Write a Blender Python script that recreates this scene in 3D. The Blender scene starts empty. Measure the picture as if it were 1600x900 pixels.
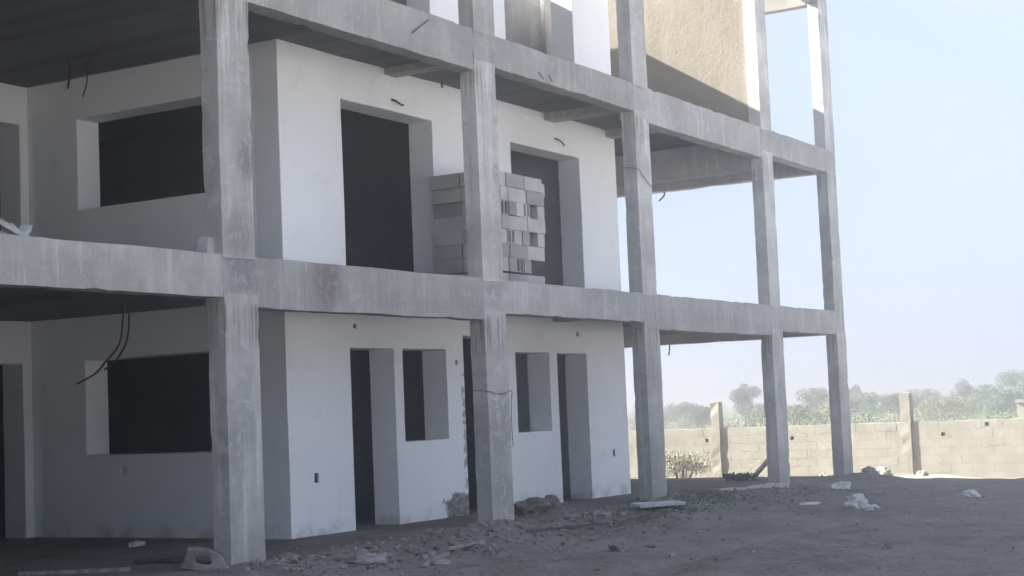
import bpy, bmesh, math, random
import numpy as np
from mathutils import Vector, Matrix, noise

random.seed(7); rng = np.random.default_rng(7)
SC = bpy.context.scene
COL = SC.collection

# ------------------------------------------------------------------ camera
cam_d = bpy.data.cameras.new('camera'); cam = bpy.data.objects.new('camera', cam_d); COL.objects.link(cam)
cam_d.sensor_width = 36.0; cam_d.lens = 2489.39 / 1600 * 36.0
cam_d.clip_start = 0.1; cam_d.clip_end = 3000
R_ = Vector((0.51464229, -0.85640785, -0.04133897)); U_ = Vector((-0.04397741, -0.07451655, 0.9962496)); F_ = Vector((0.85627642, 0.5108942, 0.07601197))
cam.matrix_world = Matrix(((R_.x, U_.x, -F_.x, -12.4776), (R_.y, U_.y, -F_.y, -10.8899), (R_.z, U_.z, -F_.z, 1.5842), (0, 0, 0, 1)))
SC.camera = cam

# ------------------------------------------------------------------ sky, sun, exposure
SUN = Vector((-0.31, 1.59, 1.0)).normalized()          # towards the sun: behind and left of the facade
elev = math.asin(SUN.z); rot = math.atan2(SUN.x, SUN.y)
W = bpy.data.worlds.new('World'); SC.world = W; W.use_nodes = True
nt = W.node_tree; nt.nodes.clear()
sky = nt.nodes.new('ShaderNodeTexSky'); sky.sky_type = 'NISHITA'; sky.sun_disc = False
sky.sun_elevation = elev; sky.sun_rotation = rot; sky.altitude = 20
sky.air_density = 1.0; sky.dust_density = 1.2; sky.ozone_density = 2.0
bg = nt.nodes.new('ShaderNodeBackground'); bg.inputs['Strength'].default_value = 0.05
wo = nt.nodes.new('ShaderNodeOutputWorld')
# hazy day: the clear sky is blended with an even pale haze
hz = nt.nodes.new('ShaderNodeMix'); hz.data_type = 'RGBA'; hz.inputs[0].default_value = 0.975; hz.inputs[7].default_value = (1.50, 1.73, 2.30, 1)
nt.links.new(sky.outputs[0], hz.inputs[6])
nt.links.new(hz.outputs[2], bg.inputs['Color']); nt.links.new(bg.outputs[0], wo.inputs['Surface'])
sl = bpy.data.lights.new('sun', 'SUN'); sun = bpy.data.objects.new('sun', sl); COL.objects.link(sun)
sl.energy = 5.0; sl.angle = math.radians(0.5); sl.color = (1.0, 0.955, 0.88)
sun.rotation_euler = (-SUN).to_track_quat('-Z', 'Y').to_euler(); sun.location = SUN * 60
SC.view_settings.view_transform = 'Standard'; SC.view_settings.look = 'None'
SC.view_settings.exposure = 3.38; SC.view_settings.gamma = 1.0
SC.cycles.use_denoising = True
SC.cycles.max_bounces = 8; SC.cycles.diffuse_bounces = 4; SC.cycles.volume_bounces = 1

# ------------------------------------------------------------------ helpers
def tag(o, label=None, cat=None, group=None, kind=None):
    if label: o['label'] = label
    if cat: o['category'] = cat
    if group: o['group'] = group
    if kind: o['kind'] = kind
    return o

def empty(name, loc=(0, 0, 0), rz=0):
    o = bpy.data.objects.new(name, None); COL.objects.link(o); o.location = loc; o.rotation_euler = (0, 0, rz)
    o.empty_display_size = .3
    return o

def link(name, me, mat=None, parent=None, smooth=False):
    o = bpy.data.objects.new(name, me); COL.objects.link(o)
    if mat and not me.materials: me.materials.append(mat)
    if parent: o.parent = parent
    if smooth:
        for p in me.polygons: p.use_smooth = True
    return o

def mesh_from(verts, faces, name='m'):
    me = bpy.data.meshes.new(name); me.from_pydata([tuple(v) for v in verts], [], faces); me.update()
    return me

def bm_mesh(bm, name='m'):
    bmesh.ops.recalc_face_normals(bm, faces=bm.faces)
    me = bpy.data.meshes.new(name); bm.to_mesh(me); bm.free(); return me

def add_box(bm, x0, x1, y0, y1, z0, z1, M=None):
    vs = [bm.verts.new(M @ Vector(c) if M else c) for c in ((x0,y0,z0),(x1,y0,z0),(x1,y1,z0),(x0,y1,z0),(x0,y0,z1),(x1,y0,z1),(x1,y1,z1),(x0,y1,z1))]
    for f in ((0,3,2,1),(4,5,6,7),(0,1,5,4),(1,2,6,5),(2,3,7,6),(3,0,4,7)): bm.faces.new([vs[i] for i in f])
    return vs

def rough_box(x0, x1, y0, y1, z0, z1, step=.15, amp=.006, wave=.012, edge=.012, seed=0., chips=0.0):
    """cast concrete piece: gridded box with wavy arrises, small chips along the edges"""
    bm = bmesh.new()
    n = [max(1, int(round((b - a) / step))) for a, b in ((x0, x1), (y0, y1), (z0, z1))]
    lo = Vector((x0, y0, z0)); sz = Vector((x1 - x0, y1 - y0, z1 - z0)); d = {}
    def V(i, j, k):
        key = (i, j, k)
        if key not in d:
            p = Vector((lo.x + sz.x * i / n[0], lo.y + sz.y * j / n[1], lo.z + sz.z * k / n[2]))
            onx, ony, onz = i in (0, n[0]), j in (0, n[1]), k in (0, n[2])
            q = p * 1.3 + Vector((seed, seed * .7, seed * 1.9))
            o = noise.noise_vector(q) * wave + noise.noise_vector(p * 7 + Vector((seed,) * 3)) * amp
            if chips and (onx + ony + onz) >= 2:
                c = noise.noise(p * 5.5 + Vector((seed * 3, 1, 2)))
                if c > .28:
                    cen = lo + sz / 2; dirn = Vector((cen.x - p.x if onx else 0, cen.y - p.y if ony else 0, cen.z - p.z if onz else 0))
                    if dirn.length: o += dirn.normalized() * min(chips, (c - .28) * chips * 5)
            d[key] = bm.verts.new(p + o)
        return d[key]
    for a in range(3):
        b, c = (a + 1) % 3, (a + 2) % 3
        for s in (0, n[a]):
            for i in range(n[b]):
                for j in range(n[c]):
                    q = []
                    for di, dj in ((0,0),(1,0),(1,1),(0,1)):
                        k = [0,0,0]; k[a] = s; k[b] = i + di; k[c] = j + dj; q.append(V(*k))
                    if s == 0: q.reverse()
                    bm.faces.new(q)
    if edge:
        es = [e for e in bm.edges if len(e.link_faces) == 2 and e.calc_face_angle(0) > .9]
        bmesh.ops.bevel(bm, geom=es, offset=edge, segments=1, affect='EDGES', profile=.5, clamp_overlap=True)
    return bm_mesh(bm)

def wall_mesh(us, zs, t, holes, to, rough=None, bevel=.012):
    """wall from u0..u1, z0..z1, thickness t, rectangular holes (u0,u1,z0,z1); to(u,v,z)->world"""
    U = sorted(set([us[0], us[1]] + [h[i] for h in holes for i in (0, 1)]))
    Z = sorted(set([zs[0], zs[1]] + [h[i] for h in holes for i in (2, 3)]))
    # extra divisions so that the plaster can undulate
    def dens(A, s):
        out = [A[0]]
        for a, b in zip(A, A[1:]):
            k = max(1, int(math.ceil((b - a) / s)))
            out += [a + (b - a) * i / k for i in range(1, k + 1)]
        return out
    U = dens(U, .35); Z = dens(Z, .35)
    def solid(i, k):
        if i < 0 or k < 0 or i >= len(U) - 1 or k >= len(Z) - 1: return False
        cu, cz = (U[i] + U[i+1]) / 2, (Z[k] + Z[k+1]) / 2
        return not any(h[0] < cu < h[1] and h[2] < cz < h[3] for h in holes)
    bm = bmesh.new(); d = {}
    def V(i, v, k):
        key = (i, v, k)
        if key not in d:
            p = Vector(to(U[i], t if v else 0, Z[k]))
            d[key] = bm.verts.new(p + noise.noise_vector(p * 1.1) * .006 + noise.noise_vector(p * 4.3) * .003)
        return d[key]
    for i in range(len(U) - 1):
        for k in range(len(Z) - 1):
            if not solid(i, k): continue
            bm.faces.new([V(i,0,k), V(i+1,0,k), V(i+1,0,k+1), V(i,0,k+1)])
            bm.faces.new([V(i,1,k), V(i,1,k+1), V(i+1,1,k+1), V(i+1,1,k)])
            if not solid(i-1,k): bm.faces.new([V(i,0,k), V(i,0,k+1), V(i,1,k+1), V(i,1,k)])
            if not solid(i+1,k): bm.faces.new([V(i+1,0,k), V(i+1,1,k), V(i+1,1,k+1), V(i+1,0,k+1)])
            if not solid(i,k-1): bm.faces.new([V(i,0,k), V(i,1,k), V(i+1,1,k), V(i+1,0,k)])
            if not solid(i,k+1): bm.faces.new([V(i,0,k+1), V(i+1,0,k+1), V(i+1,1,k+1), V(i,1,k+1)])
    bmesh.ops.recalc_face_normals(bm, faces=bm.faces)
    es = [e for e in bm.edges if len(e.link_faces) == 2 and e.calc_face_angle(0) > .9]
    if bevel: bmesh.ops.bevel(bm, geom=es, offset=bevel, segments=2, affect='EDGES', profile=.5, clamp_overlap=True)
    return bm_mesh(bm)

def tube_mesh(pts, r, n=6, r1=None):
    P = [Vector(p) for p in pts]; vs = []; fs = []
    for i, p in enumerate(P):
        t = (P[min(i+1, len(P)-1)] - P[max(i-1, 0)]).normalized()
        a = t.orthogonal().normalized(); b = t.cross(a)
        rr = r if r1 is None else r + (r1 - r) * i / (len(P) - 1)
        for k in range(n):
            an = 2 * math.pi * k / n; vs.append(p + (a * math.cos(an) + b * math.sin(an)) * rr)
    for i in range(len(P) - 1):
        for k in range(n): fs.append((i*n+k, i*n+(k+1)%n, (i+1)*n+(k+1)%n, (i+1)*n+k))
    fs.append(tuple(range(n-1, -1, -1))); fs.append(tuple(range((len(P)-1)*n, len(P)*n)))
    return mesh_from(vs, fs)

def bez(pts, n=14):
    """smooth curve through points (Catmull-Rom)"""
    P = [Vector(p) for p in pts]; P = [P[0]*2 - P[1]] + P + [P[-1]*2 - P[-2]]; out = []
    for i in range(1, len(P) - 2):
        for k in range(n):
            t = k / n; a, b, c, d = P[i-1], P[i], P[i+1], P[i+2]
            out.append(.5 * ((2*b) + (c - a)*t + (2*a - 5*b + 4*c - d)*t*t + (3*b - a - 3*c + d)*t*t*t))
    out.append(P[-2]); return out

# ------------------------------------------------------------------ materials
class NT:
    def __init__(s, name, rough=.9, spec=.25):
        s.m = bpy.data.materials.new(name); s.m.use_nodes = True; s.t = s.m.node_tree
        s.b = s.t.nodes['Principled BSDF']; s.b.inputs['Roughness'].default_value = rough
        s.b.inputs['Specular IOR Level'].default_value = spec
        s.tc = s.t.nodes.new('ShaderNodeTexCoord')
        s.geo = s.t.nodes.new('ShaderNodeNewGeometry')
    def n(s, typ, **kw):
        nd = s.t.nodes.new(typ)
        for k, v in kw.items(): setattr(nd, k, v)
        return nd
    def l(s, a, b): s.t.links.new(a, b)
    def pos(s, scale=(1, 1, 1), loc=(0, 0, 0), src=None):
        mp = s.n('ShaderNodeMapping'); mp.inputs['Scale'].default_value = scale; mp.inputs['Location'].default_value = loc
        s.l(src or s.tc.outputs['Object'], mp.inputs['Vector']); return mp.outputs[0]
    def noise(s, scale, vec=None, detail=5, rough=.55, dist=0):
        nd = s.n('ShaderNodeTexNoise'); nd.inputs['Scale'].default_value = scale; nd.inputs['Detail'].default_value = detail
        nd.inputs['Roughness'].default_value = rough; nd.inputs['Distortion'].default_value = dist
        s.l(vec or s.tc.outputs['Object'], nd.inputs['Vector']); return nd.outputs['Fac']
    def ramp(s, fac, a, b, va=0., vb=1.):
        nd = s.n('ShaderNodeMapRange'); nd.interpolation_type = 'SMOOTHSTEP'
        for k, v in zip(('From Min', 'From Max', 'To Min', 'To Max'), (a, b, va, vb)): nd.inputs[k].default_value = v
        s.l(fac, nd.inputs['Value']); return nd.outputs[0]
    def math(s, op, a, b=None):
        nd = s.n('ShaderNodeMath', operation=op)
        for i, x in enumerate((a, b)):
            if x is None: continue
            if isinstance(x, (int, float)): nd.inputs[i].default_value = x
            else: s.l(x, nd.inputs[i])
        return nd.outputs[0]
    def mix(s, fac, a, b, mode='MIX'):
        nd = s.n('ShaderNodeMix', data_type='RGBA', blend_type=mode)
        if isinstance(fac, (int, float)): nd.inputs[0].default_value = fac
        else: s.l(fac, nd.inputs[0])
        for i, x in ((6, a), (7, b)):
            if isinstance(x, tuple): nd.inputs[i].default_value = (*x, 1)
            else: s.l(x, nd.inputs[i])
        return nd.outputs[2]
    def sep(s, vec=None):
        nd = s.n('ShaderNodeSeparateXYZ'); s.l(vec or s.tc.outputs['Object'], nd.inputs[0]); return nd.outputs
    def bump(s, h, strength, dist=.01, prev=None):
        nd = s.n('ShaderNodeBump'); nd.inputs['Strength'].default_value = strength; nd.inputs['Distance'].default_value = dist
        s.l(h, nd.inputs['Height'])
        if prev: s.l(prev, nd.inputs['Normal'])
        return nd.outputs[0]
    def done(s, col, nor=None):
        if isinstance(col, tuple): s.b.inputs['Base Color'].default_value = (*col, 1)
        else: s.l(col, s.b.inputs['Base Color'])
        if nor: s.l(nor, s.b.inputs['Normal'])
        return s.m

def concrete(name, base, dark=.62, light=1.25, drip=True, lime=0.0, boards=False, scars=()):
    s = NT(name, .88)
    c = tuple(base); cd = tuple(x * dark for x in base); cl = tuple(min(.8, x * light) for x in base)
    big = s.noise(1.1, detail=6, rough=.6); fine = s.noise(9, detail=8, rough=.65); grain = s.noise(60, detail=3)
    streak = s.noise(1.0, s.pos((7, 7, .45)), detail=5, rough=.6)
    thin = s.noise(1.0, s.pos((22, 22, .6), (3, 1, 5)), detail=4, rough=.6)
    col = s.mix(s.ramp(big, .35, .68), cd, c)
    col = s.mix(s.ramp(fine, .52, .75, 0, .7), col, cl)
    col = s.mix(s.ramp(streak, .54, .70, 0, .7), col, cl)
    col = s.mix(s.ramp(streak, .46, .32, 0, .75), col, cd)
    col = s.mix(s.ramp(grain, .35, .7, 0, .22), col, cd)
    z = s.sep()[2]
    if drip:      # dark runs just under the pour joints
        zm = s.math('MODULO', z, 3.3)
        band = s.math('MULTIPLY', s.ramp(zm, 2.15, 2.62), s.ramp(zm, 2.86, 2.74))
        col = s.mix(s.math('MULTIPLY', band, s.ramp(thin, .50, .60, 0, .85)), col, tuple(x * .3 for x in base))
        foot = s.ramp(zm, .9, .05, 0, .35)
        col = s.mix(s.math('MULTIPLY', foot, s.ramp(fine, .4, .6)), col, cd)
    if lime:      # pale lime runs down the beam faces
        col = s.mix(s.math('MULTIPLY', s.ramp(thin, .60, .70, 0, lime), s.ramp(big, .4, .55)), col, (.55, .55, .55))
    patchy = s.noise(2.6, s.pos((1, 1, 1.6), (9, 4, 2)), detail=7, rough=.68, dist=.6)
    col = s.mix(s.ramp(patchy, .58, .66, 0, .45), col, tuple(x * .62 for x in base))
    col = s.mix(s.ramp(patchy, .40, .33, 0, .45), col, cl)
    h = s.math('ADD', s.math('MULTIPLY', fine, .7), s.math('MULTIPLY', grain, .35))
    for (sx, sz, sr, sc) in scars:      # broken or stained spots at known places on the street face
        d = s.n('ShaderNodeVectorMath', operation='DISTANCE'); s.l(s.pos((1, 1, .7), (0, 0, 0)), d.inputs[0]); d.inputs[1].default_value = (sx, 0, sz * .7)
        m = s.math('MULTIPLY', s.ramp(d.outputs['Value'], sr, sr * .35), s.ramp(fine, .42, .54))
        col = s.mix(s.math('MULTIPLY', m, .75), col, sc); h = s.math('SUBTRACT', h, s.math('MULTIPLY', m, .8))
    nb = s.bump(h, .55, .012)
    if boards:    # shuttering board marks
        wv = s.n('ShaderNodeTexWave'); wv.wave_type = 'BANDS'; wv.bands_direction = 'Z'; wv.inputs['Scale'].default_value = 1.2
        wv.inputs['Distortion'].default_value = 1.2; wv.inputs['Detail'].default_value = 3; s.l(s.tc.outputs['Object'], wv.inputs['Vector'])
        nb = s.bump(wv.outputs['Fac'], .15, .01, nb)
    pits = s.n('ShaderNodeTexVoronoi'); pits.inputs['Scale'].default_value = 26; s.l(s.tc.outputs['Object'], pits.inputs['Vector'])
    pm = s.math('MULTIPLY', s.ramp(pits.outputs['Distance'], .16, .06), s.ramp(fine, .5, .6))
    col = s.mix(s.math('MULTIPLY', pm, .6), col, tuple(x * .4 for x in base))
    oi = s.n('ShaderNodeObjectInfo'); hs = s.n('ShaderNodeHueSaturation'); s.l(s.ramp(oi.outputs['Random'], 0, 1, .88, 1.10), hs.inputs['Value']); s.l(col, hs.inputs['Color']); col = hs.outputs[0]
    return s.done(col, nb)

M_COL = concrete('column_concrete', (.53, .515, .48), lime=.5, scars=((.40, 4.32, .22, (.22, .21, .20)), (.25, 3.5, .25, (.30, .29, .28)), (5.45, 4.72, .13, (.25, .24, .23)), (.3, 9.0, .2, (.2, .2, .2)), (5.3, 1.4, .5, (.27, .26, .25)), (5.3, .5, .4, (.3, .29, .28))))
M_BEAM = concrete('beam_concrete', (.42, .41, .385), dark=.7, drip=False, lime=.9, boards=True, scars=((1.75, 3.15, .35, (.20, .16, .15)), (5.3, 3.18, .3, (.26, .26, .26)), (.3, 3.2, .35, (.24, .24, .25))))
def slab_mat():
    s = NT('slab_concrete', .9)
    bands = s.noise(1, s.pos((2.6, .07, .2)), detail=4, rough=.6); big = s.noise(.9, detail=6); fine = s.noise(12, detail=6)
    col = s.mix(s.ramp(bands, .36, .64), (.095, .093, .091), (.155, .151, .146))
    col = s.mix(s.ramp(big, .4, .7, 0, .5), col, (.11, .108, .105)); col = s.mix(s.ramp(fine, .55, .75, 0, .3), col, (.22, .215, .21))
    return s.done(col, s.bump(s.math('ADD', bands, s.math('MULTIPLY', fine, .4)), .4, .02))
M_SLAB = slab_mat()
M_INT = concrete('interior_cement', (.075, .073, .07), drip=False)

def plaster():
    s = NT('white_plaster', .92, .15)
    big = s.noise(.8, detail=5); fine = s.noise(14, detail=6); mid = s.noise(3.5, detail=6, rough=.62)
    col = s.mix(s.ramp(big, .35, .7), (.85, .86, .865), (.89, .895, .90))
    col = s.mix(s.ramp(mid, .56, .75, 0, .3), col, (.62, .61, .59))
    x, y, z = s.sep()
    # rain and soil splash at the foot, scuffs
    foot = s.math('MULTIPLY', s.ramp(z, .34, .08), s.ramp(mid, .45, .62))
    col = s.mix(s.math('MULTIPLY', foot, .55), col, (.42, .40, .37))
    # broken plaster by the hidden doorway and up its edge
    patch = s.math('MULTIPLY', s.math('MULTIPLY', s.ramp(x, 6.45, 7.0), s.ramp(x, 7.9, 7.5)), s.ramp(z, .52, .26))
    patch = s.math('MULTIPLY', patch, s.ramp(y, 2.6, 2.4))
    pk = s.math('MULTIPLY', s.ramp(patch, .05, .3), s.ramp(s.math('ADD', s.math('MULTIPLY', patch, .35), s.noise(5.5, detail=7, rough=.7)), .62, .70))
    edge = s.math('MULTIPLY', s.ramp(x, 7.2, 7.24), s.ramp(x, 7.36, 7.33))
    edge = s.math('MULTIPLY', edge, s.math('MULTIPLY', s.ramp(z, 2.4, 2.2), s.ramp(s.noise(6), .46, .56)))
    pk = s.math('MAXIMUM', pk, s.math('MULTIPLY', edge, .8))
    col = s.mix(pk, col, s.mix(s.ramp(fine, .4, .6), (.17, .155, .13), (.36, .34, .31)))
    dr = s.noise(1.0, s.pos((5, 5, .35), (1, 2, 0)), detail=6, rough=.65)
    col = s.mix(s.ramp(dr, .60, .74, 0, .28), col, (.60, .58, .55))
    blot = s.noise(1.7, s.pos((1, 1, 1), (4, 7, 3)), detail=7, rough=.7, dist=.4)
    col = s.mix(s.ramp(blot, .62, .68, 0, .22), col, (.66, .65, .63))
    h = s.math('SUBTRACT', s.math('ADD', s.math('MULTIPLY', fine, .25), s.math('MULTIPLY', mid, .8)), s.math('MULTIPLY', pk, 1.5))
    return s.done(col, s.bump(h, .35, .012))
M_WHITE = plaster()

def render_tan():
    s = NT('cement_render', .93, .15)
    big = s.noise(.7, detail=6, rough=.6); fine = s.noise(16, detail=6); st = s.noise(1, s.pos((3, 3, .5)), detail=5)
    col = s.mix(s.ramp(big, .3, .7), (.205, .178, .133), (.255, .226, .176))
    col = s.mix(s.ramp(st, .5, .75, 0, .5), col, (.27, .255, .225))
    col = s.mix(s.ramp(fine, .55, .75, 0, .35), col, (.165, .148, .122))
    return s.done(col, s.bump(s.math('ADD', fine, s.noise(3)), .4, .012))
M_TAN = render_tan()

def block_mat(name, a, b, rand=.25):
    s = NT(name, .95, .1)
    oi = s.n('ShaderNodeObjectInfo')
    fine = s.noise(22, detail=6, rough=.7, vec=s.geo.outputs['Position']); mid = s.noise(2.5, detail=5, vec=s.geo.outputs['Position'])
    col = s.mix(s.ramp(mid, .3, .7), a, b)
    col = s.mix(s.ramp(fine, .5, .72, 0, .4), col, tuple(x * .6 for x in a))
    hs = s.n('ShaderNodeHueSaturation'); s.l(s.ramp(oi.outputs['Random'], 0, 1, 1 - rand, 1 + rand), hs.inputs['Value']); s.l(col, hs.inputs['Color'])
    return s.done(hs.outputs[0], s.bump(fine, .7, .012))
M_GREY = block_mat('grey_block', (.34, .335, .32), (.43, .425, .405), .26)
M_SAND = block_mat('sandy_block', (.245, .232, .195), (.285, .272, .232), .04)
M_MORT = block_mat('mortar', (.225, .212, .178), (.265, .252, .215), .04)
M_POST = block_mat('post_concrete', (.25, .235, .198), (.30, .282, .24), .05)

def soil():
    s = NT('soil', .97, .1)
    P = s.geo.outputs['Position']
    big = s.noise(.35, P, 6, .6); mid = s.noise(2.2, P, 8, .65); fine = s.noise(14, P, 8, .7); gr = s.noise(70, P, 4, .7)
    col = s.mix(s.ramp(mid, .3, .7), (.13, .115, .10), (.22, .20, .178))
    col = s.mix(s.ramp(big, .42, .66, 0, .6), col, (.25, .235, .215))
    col = s.mix(s.ramp(fine, .52, .68, 0, .75), col, (.30, .28, .255))
    col = s.mix(s.ramp(fine, .47, .32, 0, .8), col, (.055, .048, .045))
    col = s.mix(s.ramp(gr, .6, .8, 0, .5), col, (.34, .32, .29))
    x = s.sep(P)[0]   # ground colour turns to a sandier tone near the boundary
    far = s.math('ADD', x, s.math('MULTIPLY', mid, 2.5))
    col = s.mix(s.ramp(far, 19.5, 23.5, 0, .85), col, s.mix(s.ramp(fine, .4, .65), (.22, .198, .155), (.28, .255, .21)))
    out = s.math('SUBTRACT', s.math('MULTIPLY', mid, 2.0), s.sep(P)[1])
    col = s.mix(s.ramp(out, 9.5, 12.0, 0, .92), col, (.53, .52, .50))  # unseen front yard coloured very pale to bounce light back onto the facade
    h = s.math('ADD', s.math('MULTIPLY', fine, .8), s.math('ADD', s.math('MULTIPLY', gr, .25), mid))
    return s.done(col, s.bump(h, .9, .035))
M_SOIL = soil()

def foliage(name, a, b, c):
    s = NT(name, .7, .2)
    P = s.geo.outputs['Position']; n1 = s.noise(.9, P, 4); n2 = s.noise(9, P, 2)
    col = s.mix(s.ramp(n1, .35, .65), a, b); col = s.mix(s.ramp(n2, .5, .7, 0, .6), col, c)
    s.b.inputs['Transmission Weight'].default_value = 0
    return s.done(col)
M_LEAF = [foliage('scrub_leaf', (.06, .09, .04), (.085, .115, .055), (.115, .14, .08)),
          foliage('olive_leaf', (.07, .10, .05), (.10, .13, .07), (.13, .15, .095)),
          foliage('dry_leaf', (.10, .10, .045), (.15, .145, .075), (.19, .17, .10))]
M_STRAW = foliage('straw_twig', (.30, .28, .22), (.17, .16, .12), (.40, .38, .31))
M_WEED = foliage('weed_leaf', (.05, .11, .065), (.08, .14, .09), (.11, .17, .12))
def flat(name, col, rough=.7, var=.3, scale=8, bump=.3):
    s = NT(name, rough); n1 = s.noise(scale, detail=6)
    c = s.mix(s.ramp(n1, .35, .65), tuple(x * (1 - var) for x in col), tuple(min(1, x * (1 + var)) for x in col))
    return s.done(c, s.bump(n1, bump, .01))
M_BARK = flat('bark', (.10, .08, .06))
M_CABLE = flat('cable_black', (.018, .018, .02), .5)
M_RED = flat('conduit_red', (.16, .025, .022), .5)
M_WIRE = flat('rusty_wire', (.09, .075, .065), .7)
M_WOOD = flat('weathered_wood', (.27, .25, .22), .85, .35, 12)
M_DARKWOOD = flat('dark_wood', (.09, .08, .075), .85, .35, 12)
M_BAG = flat('pale_plastic', (.50, .50, .49), .45, .15, 6)
M_RUB = flat('rubble', (.21, .19, .17), .95, .4, 5, .6)
M_STONE = flat('stone', (.22, .21, .20), .95, .35, 5, .6)
M_PALEBOARD = flat('pale_board', (.42, .42, .41), .8, .15, 6)

# ------------------------------------------------------------------ ground
def sm(a, b, t):
    t = np.clip((t - a) / (b - a), 0, 1); return t * t * (3 - 2 * t)
BX = [-700, 2, 9.7, 15, 18.9, 21, 24.8, 60, 700]; BZ = [.10, .10, .06, .02, -.03, -.33, -.34, -.40, -.5]
def gbase(x, y): return np.interp(x, BX, BZ) - .10 * sm(.1, 1.3, -np.asarray(y))
def ground_z(x, y):
    """height of the ground, a point at a time"""
    z = float(gbase(x, y))
    front = float(sm(-.6, .4, -y)) * float(sm(30, 22, x)); near = float(sm(24, 16, x))
    p = Vector((x, y, 0))
    a = .004 + .020 * front * near
    # dug-over strip in front of the columns
    strip = math.exp(-((y + .75 + .25 * math.sin(x * 1.1)) / .75) ** 2) * float(sm(16, 11, x)) * float(sm(-3, 0, x))
    z += noise.noise(p * .55 + Vector((3, 8, 1))) * (.05 * front * near)
    z += noise.fractal(p * 2.0, 1.0, 2.1, 4) * (a + .035 * strip) + .05 * strip
    z += abs(noise.noise(p * 6.5)) * (.012 * front * near + .035 * strip)
    for off in (0.0, 1.55):      # old wheel ruts across the yard
        yr = -2.6 - off - .035 * (x - 6) ** 2 * .12 + .25 * math.sin(x * .35)
        d2 = ((y - yr) / .17) ** 2
        if d2 < 9 and near > 0: z += (.030 * math.exp(-d2 * .35) - .060 * math.exp(-d2)) * near * (1 + .5 * noise.noise(p * 3))
    # soil heap beside the second column, small one at the far end
    for hx, hy, hr, hh in ((6.75, .45, .55, .09), (7.6, .55, .6, .08), (18.9, -.35, .5, .05), (2.6, -.9, .8, .06), (10.6, .2, .8, .05)):
        d2 = ((x - hx) ** 2 + (y - hy) ** 2) / hr ** 2
        if d2 < 6: z += hh * math.exp(-d2) * (1 + .35 * noise.noise(p * 7))
    return z

def ground():
    def axis(lo, hi, st, far, mids=()):
        a = list(np.arange(lo, hi + 1e-6, st)); s = st; v = hi
        while v < far: s *= 1.35; v += s; a.append(v)
        s = st; v = lo
        while v > -far: s *= 1.35; v -= s; a.insert(0, v)
        return np.array(a)
    xs = axis(-2.5, 21.5, .075, 640); ys = axis(-8.2, 2.6, .075, 640)
    nx, ny = len(xs), len(ys)
    vs = [(x, y, ground_z(x, y)) for y in ys for x in xs]
    fs = [(j*nx+i, j*nx+i+1, (j+1)*nx+i+1, (j+1)*nx+i) for j in range(ny-1) for i in range(nx-1)]
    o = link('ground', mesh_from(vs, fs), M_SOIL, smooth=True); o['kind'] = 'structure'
ground()

# ------------------------------------------------------------------ the building
B = empty('concrete_building', (9, 3, 0))
tag(B, 'unfinished three storey concrete frame building with white plastered walls and empty openings', 'building')
B_INV = Matrix.Translation((-9, -3, 0))
def part(name, me, mat, parent=None):
    me.transform(Matrix.Identity(4))
    o = link(name, me, mat, parent or B)
    if parent is None: o.matrix_parent_inverse = B_INV
    return o

XC = [-15.0, -10.0, -5.0, 0.0, 5.043, 9.707, 14.965, 18.44]; CW = [.52, .52, .52, .52, .526, .518, .518, .54]
FOOT = [.10, .10, .10, .10, .09, .06, .03, -.12]
BOT1 = [2.857, 2.857, 2.857, 2.765, 2.851, 2.743, 2.828]      # underside of each first-floor edge beam
BOT2 = [6.05, 6.05, 6.05, 6.044, 6.162, 6.031, 6.127]
D = .2184
sd = 0
for i, x in enumerate(XC):
    w = CW[i]
    for s, (z0, z1) in enumerate(((FOOT[i] - .35, max(BOT1[max(0, i-1)], BOT1[min(6, i)]) + .04), (3.27, max(BOT2[max(0, i-1)], BOT2[min(6, i)]) + .04), (6.57, 9.72))):
        sd += 1
        dx = (.0, -.012, .006)[s] + .006 * math.sin(sd * 2.3); dw = (.012, -.01, 0)[s]
        part('column', rough_box(x + dx, x + w + dx + dw, -.010, D, z0, z1, .11, .004 if s < 2 else .0015, .006 if s < 2 else .002, .010, sd * 3.7, .018 if s < 2 else .006), M_COL)
for lvl, (bots, top) in enumerate(((BOT1, 3.3), (BOT2, 6.6), ([9.66] * 7, 10.15))):
    for i in range(7):
        x1 = XC[i+1] + (CW[7] - .004 if i == 6 else -.003 * (i % 2))
        part('beam', rough_box(XC[i] + .003, x1, .0 + .002 * (i % 2), .25, bots[i], top, .16, .006, .010, .010, 40 + i + lvl * 9, .022), M_BEAM)
# beams running back into the building
def cross(x0, x1, y0, y1, z0, z1, mat=M_BEAM): part('cross_beam', rough_box(x0, x1, y0, y1, z0, z1, .3, .004, .010, .010, x0 * 3 + z0, .02), mat)
for x in (-15, -10, -5.0): cross(x, x + .28, .24, 6.4, 2.9, 3.14); cross(x, x + .28, .24, 6.4, 6.15, 6.44)
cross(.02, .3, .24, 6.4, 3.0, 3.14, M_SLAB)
cross(5.55, 5.83, .24, 1.85, 6.32, 6.46); cross(10.04, 10.36, .24, 1.85, 6.29, 6.46); cross(12.22, 12.5, .24, 1.85, 6.28, 6.46)
cross(10.04, 10.36, .24, 1.85, 2.98, 3.12)
cross(15.0, 15.22, .24, 6.2, 5.82, 6.45); cross(15.0, 15.22, .24, 6.2, 2.88, 3.14)
cross(18.46, 18.70, .24, 6.2, 6.13, 6.44); cross(18.46, 18.70, .24, 6.2, 2.825, 3.14)
cross(18.46, 18.70, .24, 6.2, 9.63, 9.98, M_POST)
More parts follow.
